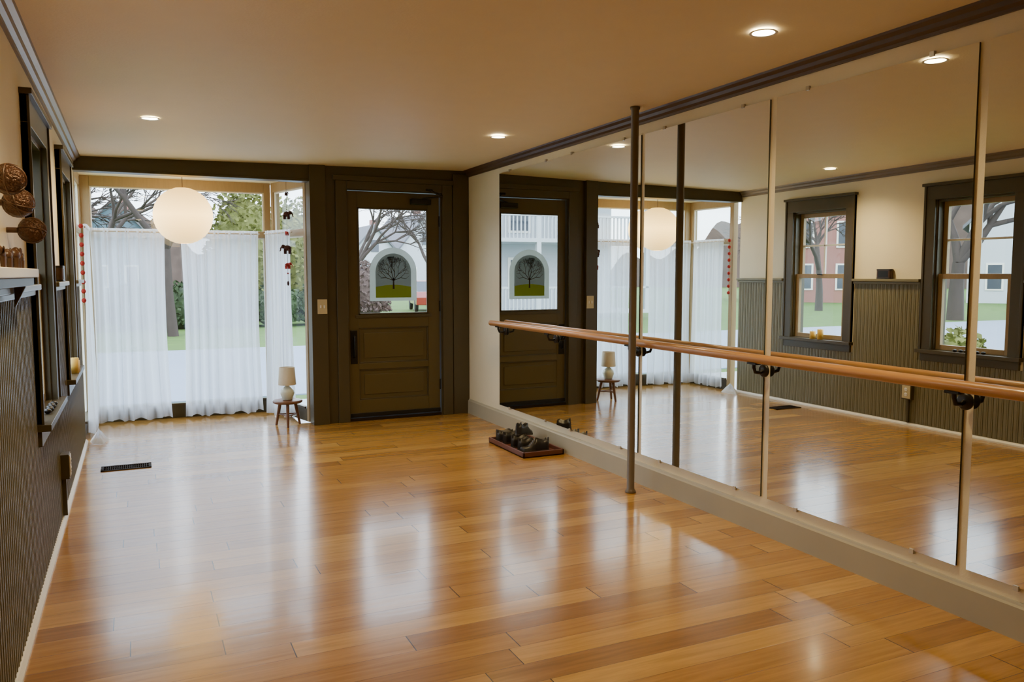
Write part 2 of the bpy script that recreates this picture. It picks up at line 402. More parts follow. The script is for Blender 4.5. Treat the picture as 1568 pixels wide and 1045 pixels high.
# ---------------------------------------------------------------- bay glazing
def glazed(name, p0, p1, z_rail=1.735, post0=0.06, post1=0.06, ztop=BZ+0.03, matf='tan'):
    b = MB()
    d = Vector((p1[0]-p0[0], p1[1]-p0[1], 0)); L = d.length; ang = math.atan2(d.y, d.x)
    b.T = Matrix.Translation((p0[0], p0[1], 0)) @ Matrix.Rotation(ang, 4, 'Z')
    t = 0.035
    b.box(0, post0, -t, t, 0, ztop, matf); b.box(L-post1, L, -t, t, 0, ztop, matf)
    b.box(post0, L-post1, -t, t, 0, 0.12, 'brown'); b.box(post0, L-post1, -t, t, ztop-0.09, ztop, matf)
    b.box(post0, L-post1, -t, t, z_rail-0.03, z_rail+0.03, matf)
    b.box(post0, L-post1, -t-0.02, -t, 0.12, 0.14, 'brown')
    b.box(post0, L-post1, -0.003, 0.003, 0.12, z_rail-0.03, 'glass'); b.box(post0, L-post1, -0.003, 0.003, z_rail+0.03, ztop-0.09, 'glass')
    for za, zb in ((0.12, z_rail-0.03), (z_rail+0.03, ztop-0.09)):
        b.box(post0, post0+0.015, -0.02, -0.004, za, zb, 'white'); b.box(L-post1-0.015, L-post1, -0.02, -0.004, za, zb, 'white')
        b.box(post0+0.015, L-post1-0.015, -0.02, -0.004, zb-0.015, zb, 'white')
    return b.build(name, bevel=0.003)
BR = (1.225, BY)
glazed('window_3', (XL-0.03, BY), BR, post0=0.10, post1=0.06)
glazed('window_4', (BR[0]+0.035, BY-0.035), (BX1+0.03, YF+0.16), post0=0.05, post1=0.05)
glazed('window_5', (XL-0.035, YF+0.125), (XL-0.035, BY-0.04), post0=0.06, post1=0.04)

# ---------------------------------------------------------------- curtains
def curtain(name, p0, p1, ztop, folds, amp, seed, flare=0.05, zbot=0.012, hemshift=0.0):
    rnd = random.Random(seed)
    ph = [rnd.uniform(0, 6.28) for _ in range(8)]
    d = Vector((p1[0]-p0[0], p1[1]-p0[1], 0)); L = d.length; t = d.normalized(); n = Vector((t.y, -t.x, 0))
    c = (Vector((p0[0], p0[1], 0))+Vector((p1[0], p1[1], 0)))/2
    b = MB()
    def fn(u, v):
        k = v**0.9
        s = (u-0.5)*(L*(1-0.05*math.sin(math.pi*v)+flare*(v**3)))
        uu = u+0.03*math.sin(2*math.pi*1.3*u+ph[5])+0.012*v*math.sin(9*u+ph[6])
        a = amp*(0.35+0.75*k)
        ps = 2*math.pi*folds*uu+ph[0]+0.5*math.sin(2.2*v+ph[3])*v
        w = (math.sin(ps)+0.30*math.sin(2*ps+1.0)+0.16*math.sin(3*ps+2.0+v))*a + 0.22*amp*(1.3-v)*math.sin(2*math.pi*folds*2.6*uu+ph[1]+v*0.8) + 0.5*a*k*math.sin(2*math.pi*folds*0.41*uu+ph[2])
        s += 0.35*a*math.cos(ps)
        z = ztop-(ztop-zbot)*v
        if v > 0.97: z += 0.012*math.sin(2*math.pi*folds*0.5*u+ph[4]) + 0.012
        off = w+hemshift*(v**4)
        p = c + t*s + n*off
        p.z = max(z, 0.004)
        return p
    b.grid(fn, 200, 44, 'curtain')
    def fh(u, v):
        p = fn(u, 0.0); p.z = ztop+0.028*v; p += n*0.004*math.sin(u*folds*30); return p
    b.grid(fh, 200, 3, 'curtain')
    a0 = c-t*(L/2+0.02)+Vector((0, 0, ztop)); a1 = c+t*(L/2+0.02)+Vector((0, 0, ztop))
    b.tube([a0, a1], 0.006, 'rod', 8)
    return b.build(name)
cy = BY-0.125
curtain('curtain', (-0.345, cy), (0.26, cy), 1.735, 6, 0.034, 1, flare=0.03, hemshift=0.02)
curtain('curtain', (0.40, cy), (1.085, cy), 1.735, 7, 0.032, 2, flare=0.0, hemshift=0.02)
curtain('curtain', (1.145, cy-0.09), (1.305, YF+0.30), 1.735, 6, 0.024, 3, flare=0.04)
curtain('curtain', (XL+0.06, YF+0.21), (XL+0.06, BY-0.18), 1.735, 7, 0.020, 4, flare=0.02)

b = MB()
def pud(u, v):
    a = 2*math.pi*u; r = v
    z = 0.07*(1-r)**0.8*(1+0.35*math.sin(5*a+2))+0.003+0.014*abs(math.sin(7*a+4*r))*(1-r)
    return Vector((-0.300+0.065*r*math.cos(a)*(1+0.15*math.sin(3*a)), 7.26+0.13*r*math.sin(a)*(1+0.12*math.sin(4*a)), z))
b.grid(pud, 48, 10, 'curtain'); b.build('draped_cloth')

# ---------------------------------------------------------------- front door
b = MB()
dy0, dy1 = YF+0.03, YF+0.075
gx0, gx1, gz0, gz1 = 1.853, 2.525, 0.982, 1.960
def leafbox(x0, x1, z0, z1): b.box(x0, x1, dy0, dy1, z0, z1, 'brown2')
lx0, lx1 = DX0+0.006, DX1-0.006
leafbox(lx0, gx0, 0.03, DZ-0.005); leafbox(gx1, lx1, 0.03, DZ-0.005)
leafbox(gx0, gx1, gz1, DZ-0.005); leafbox(gx0, gx1, 0.86, gz0)
leafbox(gx0, gx1, 0.03, 0.19); leafbox(gx0, gx1, 0.475, 0.53)
for za, zb in ((0.19, 0.475), (0.53, 0.86)):
    b.box(gx0, gx1, dy0+0.018, dy1-0.01, za, zb, 'brown2')
    w = 0.012
    b.box(gx0, gx0+w, dy0+0.006, dy0+0.018, za, zb, 'brown'); b.box(gx1-w, gx1, dy0+0.006, dy0+0.018, za, zb, 'brown')
    b.box(gx0, gx1, dy0+0.006, dy0+0.018, za, za+w, 'brown'); b.box(gx0, gx1, dy0+0.006, dy0+0.018, zb-w, zb, 'brown')
    b.box(gx0+0.05, gx1-0.05, dy0+0.008, dy0+0.018, za+0.05, zb-0.05, 'brown2')
b.box(gx0-0.03, gx1+0.03, dy0-0.012, dy0, gz0-0.03, gz0-0.004, 'brown')
w = 0.014
b.box(gx0, gx0+w, dy0-0.006, dy0+0.012, gz0, gz1, 'brown'); b.box(gx1-w, gx1, dy0-0.006, dy0+0.012, gz0, gz1, 'brown')
b.box(gx0, gx1, dy0-0.006, dy0+0.012, gz0, gz0+w, 'brown'); b.box(gx0, gx1, dy0-0.006, dy0+0.012, gz1-w, gz1, 'brown')
b.box(gx0+w, gx1-w, dy0+0.018, dy0+0.022, gz0, gz1, 'glass')
b.box(lx0, lx1, dy0-0.012, dy0, 0.032, 0.07, 'black'); b.box(DX0+0.001, DX1-0.001, YF+0.002, YF+0.118, 0.001, 0.025, 'vent')
hx = 1.805
b.box(hx-0.032, hx+0.032, dy0-0.007, dy0, 0.53, 0.84, 'rail')
b.tube([(hx, dy0-0.005, 0.79), (hx, dy0-0.045, 0.785), (hx, dy0-0.05, 0.70), (hx, dy0-0.045, 0.60), (hx, dy0-0.005, 0.59)], [0.008, 0.009, 0.011, 0.009, 0.008], 'rail', 10)
for hz in (0.30, 1.05, 1.85):
    b.tube([(lx1-0.002, dy0-0.008, hz-0.05), (lx1-0.002, dy0-0.008, hz+0.05)], 0.006, 'rail', 8)
b.build('door_1', bevel=0.003)
b = MB()
b.box(2.35, 2.545, dy0-0.058, dy0-0.001, 2.0, 2.052, 'black')
b.tube([(2.46, dy0-0.03, 2.055), (2.63, dy0-0.13, 2.075)], 0.008, 'black', 8); b.tube([(2.63, dy0-0.13, 2.075), (2.52, YF-0.028, 2.135)], 0.008, 'black', 8)
b.box(2.49, 2.56, YF-0.034, YF-0.0225, 2.125, 2.145, 'black')
b.build('door_closer', bevel=0.006)

# arch window cling
b = MB()
cx0, cx1, cz0, cz1 = 1.965, 2.416, 1.105, 1.60
def arch(x0, x1, z0, z1, n=24):
    r = (x1-x0)/2; xc = (x0+x1)/2; zc_ = z1-r
    return [(x0, z0), (x1, z0)] + [(xc+r*math.cos(math.pi*i/n), zc_+r*math.sin(math.pi*i/n)) for i in range(n+1)]
yc = dy0+0.012
def face(pts, y, mat): b.add([(p[0], y, p[1]) for p in pts], [tuple(range(len(pts)))], mat)
face(arch(cx0, cx1, cz0, cz1), yc, 'cl_frame')
face(arch(cx0+0.055, cx1-0.055, cz0+0.03, cz1-0.055), yc-0.001, 'cl_sky')
xg = [(cx0+0.055, cz0+0.03), (cx1-0.055, cz0+0.03)] + [(cx1-0.055-(cx1-cx0-0.11)*i/12, cz0+0.13+0.02*math.sin(math.pi*i/12)) for i in range(13)]
face(xg, yc-0.002, 'cl_grass')
rnd = random.Random(5)
xc = (cx0+cx1)/2
def twig(x, z, a, l, w, dep):
    x2 = x+l*math.cos(a); z2 = z+l*math.sin(a); nx = -math.sin(a)*w; nz = math.cos(a)*w
    if math.hypot(x2-xc, max(0, z2-(cz1-0.225))) > 0.155: return
    face([(x-nx, z-nz), (x2-nx*.7, z2-nz*.7), (x2+nx*.7, z2+nz*.7), (x+nx, z+nz)], yc-0.003, 'cl_tree')
    if dep:
        for k in range(3): twig(x2, z2, a+rnd.uniform(-0.85, 0.85), l*0.76, w*0.6, dep-1)
    elif rnd.random() < 0.5:
        face([(x2+0.0045*math.cos(q), z2+0.0045*math.sin(q)) for q in (0, 1.2, 2.4, 3.7, 5)], yc-0.0035, 'cl_leaf')
twig(xc, cz0+0.11, math.pi/2, 0.10, 0.009, 0)
for a in (0.35, 0.9, 1.4, 1.8, 2.3, 2.8): twig(xc, cz0+0.19, a, 0.072, 0.004, 4)
b.build('tree_window_cling')

# light switch
b = MB(); sx0 = 1.465
b.box(sx0, sx0+0.085, YF-0.053, YF-0.045, 1.00, 1.13, 'switch')
b.box(sx0+0.02, sx0+0.033, YF-0.06, YF-0.053, 1.05, 1.078, 'white'); b.box(sx0+0.052, sx0+0.065, YF-0.06, YF-0.053, 1.05, 1.078, 'white')
b.build('light_switch', bevel=0.002)

# ---------------------------------------------------------------- mirrors
MZ0, MZ1 = 0.195, 2.225
def mirror(y0, y1, tilt=0.0):
    b = MB(); xb = XR-0.001; xn = XR-0.010; xf = xn-tilt
    b.add([(xn, y0, MZ0), (xf, y1, MZ0), (xf, y1, MZ1), (xn, y0, MZ1)], [(0, 1, 2, 3)], 'mirror')
    b.add([(xn, y0, MZ0), (xf, y1, MZ0), (xf, y1, MZ1), (xn, y0, MZ1), (xb, y0, MZ0), (xb, y1, MZ0), (xb, y1, MZ1), (xb, y0, MZ1)],
          [(4, 7, 6, 5), (0, 3, 7, 4), (1, 5, 6, 2), (3, 2, 6, 7), (0, 4, 5, 1)], 'mirroredge')
    for yy in (y0+0.2, y1-0.2):
        k = xn-tilt*(yy-y0)/(y1-y0)
        b.box(k-0.004, XR, yy-0.01, yy+0.01, MZ1-0.006, MZ1+0.014, 'clip'); b.box(k-0.004, XR, yy-0.01, yy+0.01, MZ0-0.014, MZ0+0.006, 'clip')
    return b.build('wall_mirror')
for y0, y1, t in ((5.44, 6.50, 0.011), (4.34, 5.425, 0.011), (3.20, 4.295, 0.0), (2.09, 3.15, 0.0), (0.98, 2.045, 0.0), (-0.12, 0.935, 0.0)):
    mirror(y0, y1, t)

# barre with brackets
b = MB(); bx, bz = 2.835, 0.925
b.tube([(bx, -0.3, bz), (bx, 6.52, bz)], 0.024, 'barre', 24)
b.ell((bx, 6.52, bz), (0.024, 0.012, 0.024), 'barre')
for yy in (6.36, 5.432, 4.318, 3.175, 2.067, 0.958):
    xw = XR-0.024
    b.lathe([(0, -0.008), (0.034, -0.008), (0.034, 0.0), (0.028, 0.006), (0.0, 0.008)], (xw-0.008, yy, bz-0.065), 'black', 20, Euler((0, math.radians(-90), 0)))
    b.tube([(xw-0.01, yy, bz-0.065), (xw-0.03, yy, bz-0.075), (bx+0.01, yy, bz-0.07), (bx, yy, bz-0.045), (bx, yy, bz-0.022)], [0.010, 0.009, 0.009, 0.009, 0.010], 'black', 10)
    b.box(bx-0.018, bx+0.018, yy-0.03, yy+0.03, bz-0.030, bz-0.020, 'black')
b.build('ballet_barre')

# support pole
b = MB(); px, py = 2.75, 4.155; zp = zc(px, py)
b.lathe([(0.0, 0), (0.034, 0), (0.034, 0.006), (0.026, 0.02), (0.0235, 0.022), (0.0235, zp-0.02), (0.030, zp-0.010), (0.030, zp), (0, zp)], (px, py, 0), 'pole', 28)
b.build('support_pole')

# ---------------------------------------------------------------- lights
def downlight(x, y, power=62):
    b = MB(); z = zc(x, y)-0.0015
    b.lathe([(0.046, -0.001), (0.056, -0.001), (0.058, -0.004), (0.055, -0.006), (0.046, -0.003)], (x, y, z), 'white', 32)
    b.lathe([(0, -0.0025), (0.047, -0.0025)], (x, y, z), 'glow', 32)
    b.build('recessed_downlight', origin=(x, y, z))
    l = bpy.data.lights.new('downlight_lamp', 'SPOT'); l.energy = power; l.color = (1.0, 0.73, 0.36); l.spot_size = math.radians(145); l.spot_blend = 1.0; l.shadow_soft_size = 0.05
    o = bpy.data.objects.new('downlight_lamp', l); scene.collection.objects.link(o); o.location = (x, y, z-0.02)
for x, y, p in ((0.12, 5.48, 92), (2.40, 5.38, 92), (0.12, 2.70, 78), (2.40, 2.68, 92), (0.12, -0.2, 30), (2.40, -0.2, 30)):
    downlight(x, y, p)

# paper lantern
b = MB(); R = 0.245; lc = (0.41, 7.72, 1.865)
prof = []
n = 80
for i in range(n+1):
    t = math.pi*(0.06+0.88*i/n)
    rr = R*(1+0.010*abs(math.sin(i*math.pi/5)))
    prof.append((rr*math.sin(t), -rr*math.cos(t)))
b.lathe(prof, lc, 'lantern', 64)
b.tube([(lc[0], lc[1], lc[2]+0.16), (lc[0], lc[1], BZ+0.03)], 0.003, 'string', 6)
for k in range(3):
    a = 2.1*k; b.tube([(lc[0], lc[1], lc[2]+0.215), (lc[0]+0.045*math.cos(a), lc[1]+0.045*math.sin(a), lc[2]+0.232)], 0.002, 'string', 5)
b.lathe([(0.0, 0.0), (0.02, 0.0), (0.03, 0.03), (0.02, 0.06), (0, 0.065)], (lc[0], lc[1], lc[2]+0.1), 'white', 16)
b.build('paper_lantern_pendant', origin=lc)

# ---------------------------------------------------------------- stool + lamp
sx, sy = 1.205, 7.33
b = MB()
b.lathe([(0, 0.205), (0.115, 0.205), (0.128, 0.212), (0.13, 0.225), (0.122, 0.232), (0.0, 0.234)], (sx, sy, 0), 'stool', 32)
for k in range(3):
    a = math.radians(-100+120*k)
    c, s_ = math.cos(a), math.sin(a)
    b.tube([(sx+0.075*c, sy+0.075*s_, 0.206), (sx+0.118*c, sy+0.118*s_, 0.0)], [0.016, 0.011], 'stool', 12)
for k in range(3):
    a = math.radians(-100+120*k); a2 = math.radians(20+120*k)
    r = 0.095
    b.tube([(sx+r*math.cos(a), sy+r*math.sin(a), 0.10), (sx+r*math.cos(a2), sy+r*math.sin(a2), 0.10)], 0.006, 'stool', 8)
b.build('footstool')
b = MB(); z0 = 0.2345
b.lathe([(0, 0), (0.042, 0), (0.046, 0.006), (0.052, 0.03), (0.063, 0.06), (0.055, 0.09), (0.028, 0.115), (0.018, 0.125), (0.018, 0.14), (0.0, 0.14)], (sx, sy, z0), 'ceramic', 32)
b.tube([(sx, sy, z0+0.138), (sx, sy, z0+0.20)], 0.006, 'rod', 8)
b.lathe([(0.078, 0.135), (0.068, 0.292), (0.066, 0.292), (0.076, 0.135), (0.078, 0.135)], (sx, sy, z0), 'shade', 40)
for k in range(3):
    a = 2.1*k; b.tube([(sx, sy, z0+0.20), (sx+0.073*math.cos(a), sy+0.073*math.sin(a), z0+0.20)], 0.0018, 'rod', 5)
b.ell((sx, sy, z0+0.225), (0.022, 0.022, 0.03), 'white')
b.build('table_lamp')

# ---------------------------------------------------------------- shoe tray
tx0, tx1, ty0, ty1 = 2.545, 2.885, 5.26, 5.90
b = MB()
b.box(tx0, tx1, ty0, ty1, 0, 0.012, 'tray')
for (xa, xb, ya, yb) in ((tx0, tx0+0.014, ty0, ty1), (tx1-0.014, tx1, ty0, ty1), (tx0, tx1, ty0, ty0+0.014), (tx0, tx1, ty1-0.014, ty1)):
    b.box(xa, xb, ya, yb, 0.0, 0.042, 'tray')
b.build('shoe_tray', bevel=0.003)
def shoe(name, x, y, z, ang, side=1, strap=False, L=0.25, pitch=0):
    b = MB()
    b.T = Matrix.Translation((x, y, z)) @ Matrix.Rotation(ang, 4, 'Z') @ Matrix.Rotation(pitch, 4, 'Y')
    def wid(t):
        return 0.030*math.sqrt(max(0, 1-((0.5-t)/0.5)**8))*(1+0.38*math.exp(-((t-0.72)/0.2)**2))*(1 if t < 0.86 else math.sqrt(max(0, 1-((t-0.86)/0.142)**2)))*(1 if t > 0.08 else math.sqrt(max(0.02, 1-((0.08-t)/0.082)**2)))
    def cen(t): return side*0.008*math.sin(t*3)
    n = 26
    out = [(i/n*L, cen(i/n)*1+wid(i/n)*1.08) for i in range(n+1)] + [(i/n*L, cen(i/n)-wid(i/n)*1.08) for i in range(n, -1, -1)]
    b.prism(out[::-1], 'z', 0, 0.012, 'sole')
    def hh(t):
        return 0.062*math.exp(-((t-0.0)/0.28)**2)+0.058*math.exp(-((t-0.45)/0.2)**2)+0.026*(1 if t < .93 else math.sqrt(max(0, 1-((t-.93)/.07)**2)))
    def up(u, v):
        t = min(max(u, 0.002), 0.998); s_ = v*2-1
        w = wid(t); h = hh(t)
        if 0.05 < t < 0.52:
            if abs(s_) > 0.86: zz = h*(1-(abs(s_)-0.86)/0.14*0.95)*1.0; yy = math.copysign(w*(0.88+0.12*(abs(s_)-0.86)/0.14), s_)
            elif abs(s_) > 0.70: zz = h*0.98 - (0.86-abs(s_))/0.16*(h*0.7); yy = math.copysign(w*0.84, s_)
            else: zz = 0.012; yy = s_*w*1.15
        else:
            zz = h*math.sqrt(max(0, 1-abs(s_)**2.6)); yy = s_*w
        return Vector((t*L, cen(t)+yy, 0.011+zz))
    b.grid(up, 40, 28, 'shoe')
    b.add([(0.03, cen(.1)-0.02, 0.024), (0.13, cen(.4)-0.024, 0.024), (0.13, cen(.4)+0.024, 0.024), (0.03, cen(.1)+0.02, 0.024)], [(0, 1, 2, 3)], 'shoe_in')
    for k in range(4):
        t = 0.52+0.05*k; h = 0.012+hh(t)
        b.tube([(t*L, cen(t)-wid(t)*0.55, h*0.86), (t*L+0.004, cen(t), h+0.003), (t*L, cen(t)+wid(t)*0.55, h*0.86)], 0.0022, 'shoe_in' if strap else 'sole', 6)
    return b.build(name)
shoe('shoe', 2.60, 5.745, 0.013, math.radians(12), 1)
shoe('shoe', 2.585, 5.85, 0.013, math.radians(-6), -1, L=0.26)
shoe('shoe', 2.83, 5.40, 0.013, math.radians(172), 1, True, 0.235)
shoe('shoe', 2.60, 5.475, 0.013, math.radians(8), -1, True, 0.235)
shoe('shoe', 2.60, 5.60, 0.013, math.radians(-3), 1, False, 0.24)
shoe('shoe', 2.66, 5.62, 0.098, math.radians(35), -1, False, 0.22, pitch=math.radians(6))

# floor vent
b = MB(); vx0, vx1, vy0, vy1 = -0.255, 0.065, 6.12, 6.27
b.box(vx0, vx1, vy0, vy0+0.018, 0, 0.006, 'vent'); b.box(vx0, vx1, vy1-0.018, vy1, 0, 0.006, 'vent')
b.box(vx0, vx0+0.018, vy0, vy1, 0, 0.006, 'vent'); b.box(vx1-0.018, vx1, vy0, vy1, 0, 0.006, 'vent')
b.box(vx0+0.018, vx1-0.018, vy0+0.018, vy1-0.018, 0, 0.0012, 'ventblack')
k = vx0+0.03
while k < vx1-0.022:
    b.box(k, k+0.005, vy0+0.018, vy1-0.018, 0.001, 0.005, 'vent'); k += 0.0135
b.box(vx0+0.018, vx1-0.018, (vy0+vy1)/2-0.004, (vy0+vy1)/2+0.004, 0.001, 0.0055, 'vent')
b.build('floor_vent')

# ---------------------------------------------------------------- left wall things
b = MB()
b.box(XL+0.0145, XL+0.055, 4.93, 5.03, 0.24, 0.375, 'brown'); b.box(XL+0.055, XL+0.059, 4.938, 5.022, 0.25, 0.365, 'switch')
for zz in (0.285, 0.33):
    b.lathe([(0, 0), (0.017, 0), (0.017, 0.003), (0, 0.003)], (XL+0.059, 4.98, zz), 'white', 16, Euler((0, math.radians(90), 0)))
    b.box(XL+0.062, XL+0.063, 4.972, 4.975, zz-0.005, zz+0.006, 'black'); b.box(XL+0.062, XL+0.063, 4.985, 4.988, zz-0.005, zz+0.006, 'black')
b.box(XL+0.0145, XL+0.035, 4.97, 4.99, 0.03, 0.24, 'brown')
b.build('electrical_outlet', bevel=0.002)

b = MB()
def rrect(x0, x1, y0, y1, r, n=5):
    pts = []
    for cx, cy_, a0 in ((x1-r, y1-r, 0), (x0+r, y1-r, 90), (x0+r, y0+r, 180), (x1-r, y0+r, 270)):
        for i in range(n+1):
            a = math.radians(a0+90*i/n); pts.append((cx+r*math.cos(a), cy_+r*math.sin(a)))
    return pts
b.prism(rrect(XL+0.003, XL+0.048, 5.20, 5.36, 0.018), 'z', 1.311, 1.40, 'wooddk')
b.prism(rrect(XL+0.001, XL+0.049, 5.198, 5.362, 0.018), 'z', 1.313, 1.32, 'black'); b.prism(rrect(XL+0.001, XL+0.049, 5.198, 5.362, 0.018), 'z', 1.388, 1.398, 'black')
b.box(XL+0.048, XL+0.0495, 5.225, 5.335, 1.325, 1.383, 'black')
b.build('small_speaker')

b = MB(); b.box(XL+0.0, XL+0.10, 2.0, 3.36, 1.34, 1.37, 'white'); b.box(XL, XL+0.085, 2.0, 3.35, 1.311, 1.34, 'brown')
for yy in (2.3, 3.1):
    b.prism([(XL+0.051, 1.24), (XL+0.085, 1.311), (XL+0.051, 1.311)], 'y', yy, yy+0.025, 'brown')
b.build('wall_shelf', bevel=0.003)
def elephant(b, p, sc, ang, mat):
    T0 = b.T.copy()
    b.T = T0 @ Matrix.Translation(p) @ Matrix.Rotation(ang, 4, 'Z') @ Matrix.Scale(sc, 4)
    b.ell((0, 0, 0.62), (0.42, 0.27, 0.30), mat, 14, 8)
    b.ell((0.46, 0, 0.78), (0.21, 0.19, 0.22), mat, 12, 8)
    b.tube([(0.60, 0, 0.76), (0.74, 0, 0.60), (0.76, 0, 0.38), (0.86, 0, 0.28)], [0.10, 0.08, 0.06, 0.045], mat, 8)
    for sy_ in (-1, 1):
        b.ell((0.40, 0.21*sy_, 0.78), (0.14, 0.035, 0.19), mat, 10, 6, Euler((0, 0, 0.4*sy_)))
        b.tube([(0.24, 0.14*sy_, 0.5), (0.25, 0.15*sy_, 0.0)], [0.12, 0.10], mat, 8); b.tube([(-0.26, 0.14*sy_, 0.5), (-0.26, 0.15*sy_, 0.0)], [0.13, 0.10], mat, 8)
    b.tube([(-0.40, 0, 0.70), (-0.50, 0, 0.55), (-0.50, 0, 0.35)], [0.03, 0.02, 0.03], mat, 6)
    b.T = T0
for yy, sc, an in ((3.24, 0.055, 1.7), (3.10, 0.07, 1.5), (2.93, 0.06, 1.6), (2.78, 0.065, -1.5)):
    b = MB(); elephant(b, (XL+0.055, yy, 1.3705), sc, an, 'wooddk'); b.build('elephant_figurine')
for yy, zz in ((2.86, 1.635), (3.06, 1.58), (3.42, 1.51)):
    b = MB(); c = Vector((XL+0.080, yy, zz)); R = 0.045
    b.ell(c, (R, R, R), 'weave', 28, 18)
    for k in range(4):
        rot = Euler((random.uniform(0, 3), random.uniform(0, 3), 0)).to_matrix()
        b.tube([c+rot @ Vector((R*1.01*math.cos(a*math.pi/12), R*1.01*math.sin(a*math.pi/12), 0)) for a in range(25)], 0.0025, 'wooddk', 6, cap=False)
    b.tube([(XL, yy, zz), (XL+0.04, yy, zz)], 0.010, 'wooddk', 10)
    b.build('woven_ball_ornament', origin=c)
for yy, h in ((6.02, 0.10), (6.12, 0.075)):
    b = MB(); b.lathe([(0, 0), (0.030, 0), (0.030, h), (0.025, h+0.002), (0.010, h-0.006), (0, h-0.006)], (XL+0.030, yy, WZ0+0.0005), 'candle', 24)
    b.tube([(XL+0.03, yy, WZ0+h-0.006), (XL+0.032, yy, WZ0+h+0.01)], 0.0015, 'black', 6); b.build('pillar_candle')
b = MB()
for k in range(6):
    b.ell((XL+0.022+0.006*(k % 2), 4.30+0.05*k, WZ0+0.013), (0.018, 0.020, 0.012), 'black', 10, 6)
b.build('river_stones')

# mobile
b = MB(); mx, my = 1.262, 7.50
b.tube([(mx, my, BZ+0.03), (mx, my, 1.255)], 0.0015, 'string', 5)
for zz, sc, an, mt in ((2.055, 0.035, 0.5, 'maroon'), (1.845, 0.075, -0.6, 'maroon'), (1.70, 0.04, 1.9, 'red'), (1.535, 0.085, 2.6, 'maroon'), (1.40, 0.06, 0.4, 'red')):
    elephant(b, (mx, my, zz), sc, an, mt)
b.ell((mx, my, 1.60), (0.010, 0.010, 0.012), 'red', 8, 6); b.ell((mx, my, 1.27), (0.010, 0.010, 0.022), 'maroon', 8, 6); b.ell((mx, my, 1.36), (0.008, 0.008, 0.008), 'red', 8, 6)
b.build('elephant_mobile')
b = MB(); gx, gy = XL+0.035, YF+0.145
b.tube([(gx, gy, 2.14), (gx, gy, 1.10)], 0.0012, 'string', 5)
for k in range(9):
    b.ell((gx, gy, 1.74-0.075*k), (0.018, 0.018, 0.020), 'red', 10, 6)
b.build('red_bead_garland')

# ---------------------------------------------------------------- outdoors
GZ = -0.45
b = MB(); b.box(-160, 160, -60, 200, GZ-0.3, GZ, 'grass'); b.build('ground')
b = MB(); b.box(-160, 160, 12.2, 20.5, GZ, GZ+0.02, 'asphalt'); b.box(-21, -12.5, -60, 12.19, GZ, GZ+0.02, 'asphalt'); b.build('road')
b = MB(); b.box(-11, 160, 9.6, 11.6, GZ, GZ+0.03, 'walk'); b.box(-11.2, -9.8, -60, 9.59, GZ, GZ+0.03, 'walk'); b.build('sidewalk')

def house(x, y, w, d, h, rh, ang, mat, porch=False):
    b = MB(); b.T = Matrix.Translation((x, y, GZ)) @ Matrix.Rotation(ang, 4, 'Z')
    b.box(-w/2, w/2, -d/2, d/2, 0, h, mat)
    b.prism([(-w/2, h), (w/2, h), (0, h+rh)], 'y', -d/2, d/2, mat)
    e = 0.35; k = rh/(w/2)
    for s_ in (-1, 1):
        P = [(s_*(w/2+e), h-e*k), (0, h+rh), (0, h+rh+0.22), (s_*(w/2+e), h-e*k+0.22)]
        if s_ < 0: P = P[::-1]
        b.prism(P, 'y', -d/2-e, d/2+e, 'roof')
    nf = int(h//2.6); nw = 3 if w > 6 else 2
    for f in range(max(1, nf)):
        for k2 in range(nw):
            xx = -w/2+w*(k2+0.5)/nw; zz = 0.9+2.7*f
            for yy, sg in ((-d/2, -1), (d/2, 1)):
                b.box(xx-0.5, xx+0.5, yy, yy+sg*0.05, zz-0.1, zz+1.6, 'white'); b.box(xx-0.38, xx+0.38, yy+sg*0.05, yy+sg*0.07, zz, zz+1.5, 'wpane')
            for xx2, sg in ((-w/2, -1), (w/2, 1)):
                yy = -d/2+d*(k2+0.5)/nw
                b.box(xx2, xx2+sg*0.05, yy-0.5, yy+0.5, zz-0.1, zz+1.6, 'white'); b.box(xx2+sg*0.05, xx2+sg*0.07, yy-0.38, yy+0.38, zz, zz+1.5, 'wpane')
    b.box(-0.35, 0.35, -d/2-0.05, -d/2, h+rh*0.15, h+rh*0.15+min(1.1, rh*0.4), 'wpane')
    b.box(w*0.2, w*0.2+0.6, 0.5, 1.1, h, h+rh+0.9, 'sidingr')
    if porch:
        for fl in range(2):
            z = 0.4+2.8*fl
            b.box(-w/2, w/2, -d/2-2.2, -d/2, z-0.15, z, 'sidingw'); b.box(-w/2, w/2, -d/2-2.2, -d/2-2.12, z+0.85, z+0.93, 'sidingw')
            k3 = -w/2
            while k3 < w/2: b.box(k3, k3+0.05, -d/2-2.18, -d/2-2.13, z, z+0.85, 'sidingw'); k3 += 0.16
            for k4 in range(5):
                xx = -w/2+0.1+k4*(w-0.2)/4; b.box(xx-0.09, xx+0.09, -d/2-2.2, -d/2-2.02, z, z+2.65, 'sidingw')
        b.box(-w/2-0.2, w/2+0.2, -d/2-2.4, -d/2, 5.9, 6.1, 'roof')
    b.build('house')
house(19.3, 74, 4.6, 8, 3.4, 2.6, 0.0, 'sidingw')
house(25.5, 80, 6, 8, 4.2, 3.4, 0.15, 'sidingw')
house(36, 90, 7, 8, 4.4, 3.0, 0.3, 'sidingw')
house(-1.6, 72, 4.2, 8, 5.0, 2.4, 0.1, 'sidingb')
house(-9.5, 34, 8.5, 8, 5.8, 3.2, 0.1, 'sidingw', True)
house(-36, 42.5, 7, 8, 5.6, 3.4, 0.7, 'sidingr')
house(-47, 34, 6, 8, 5.0, 3.0, 1.0, 'sidingw')
house(-60, 36, 8, 8, 5.4, 3.4, 1.2, 'sidingw')

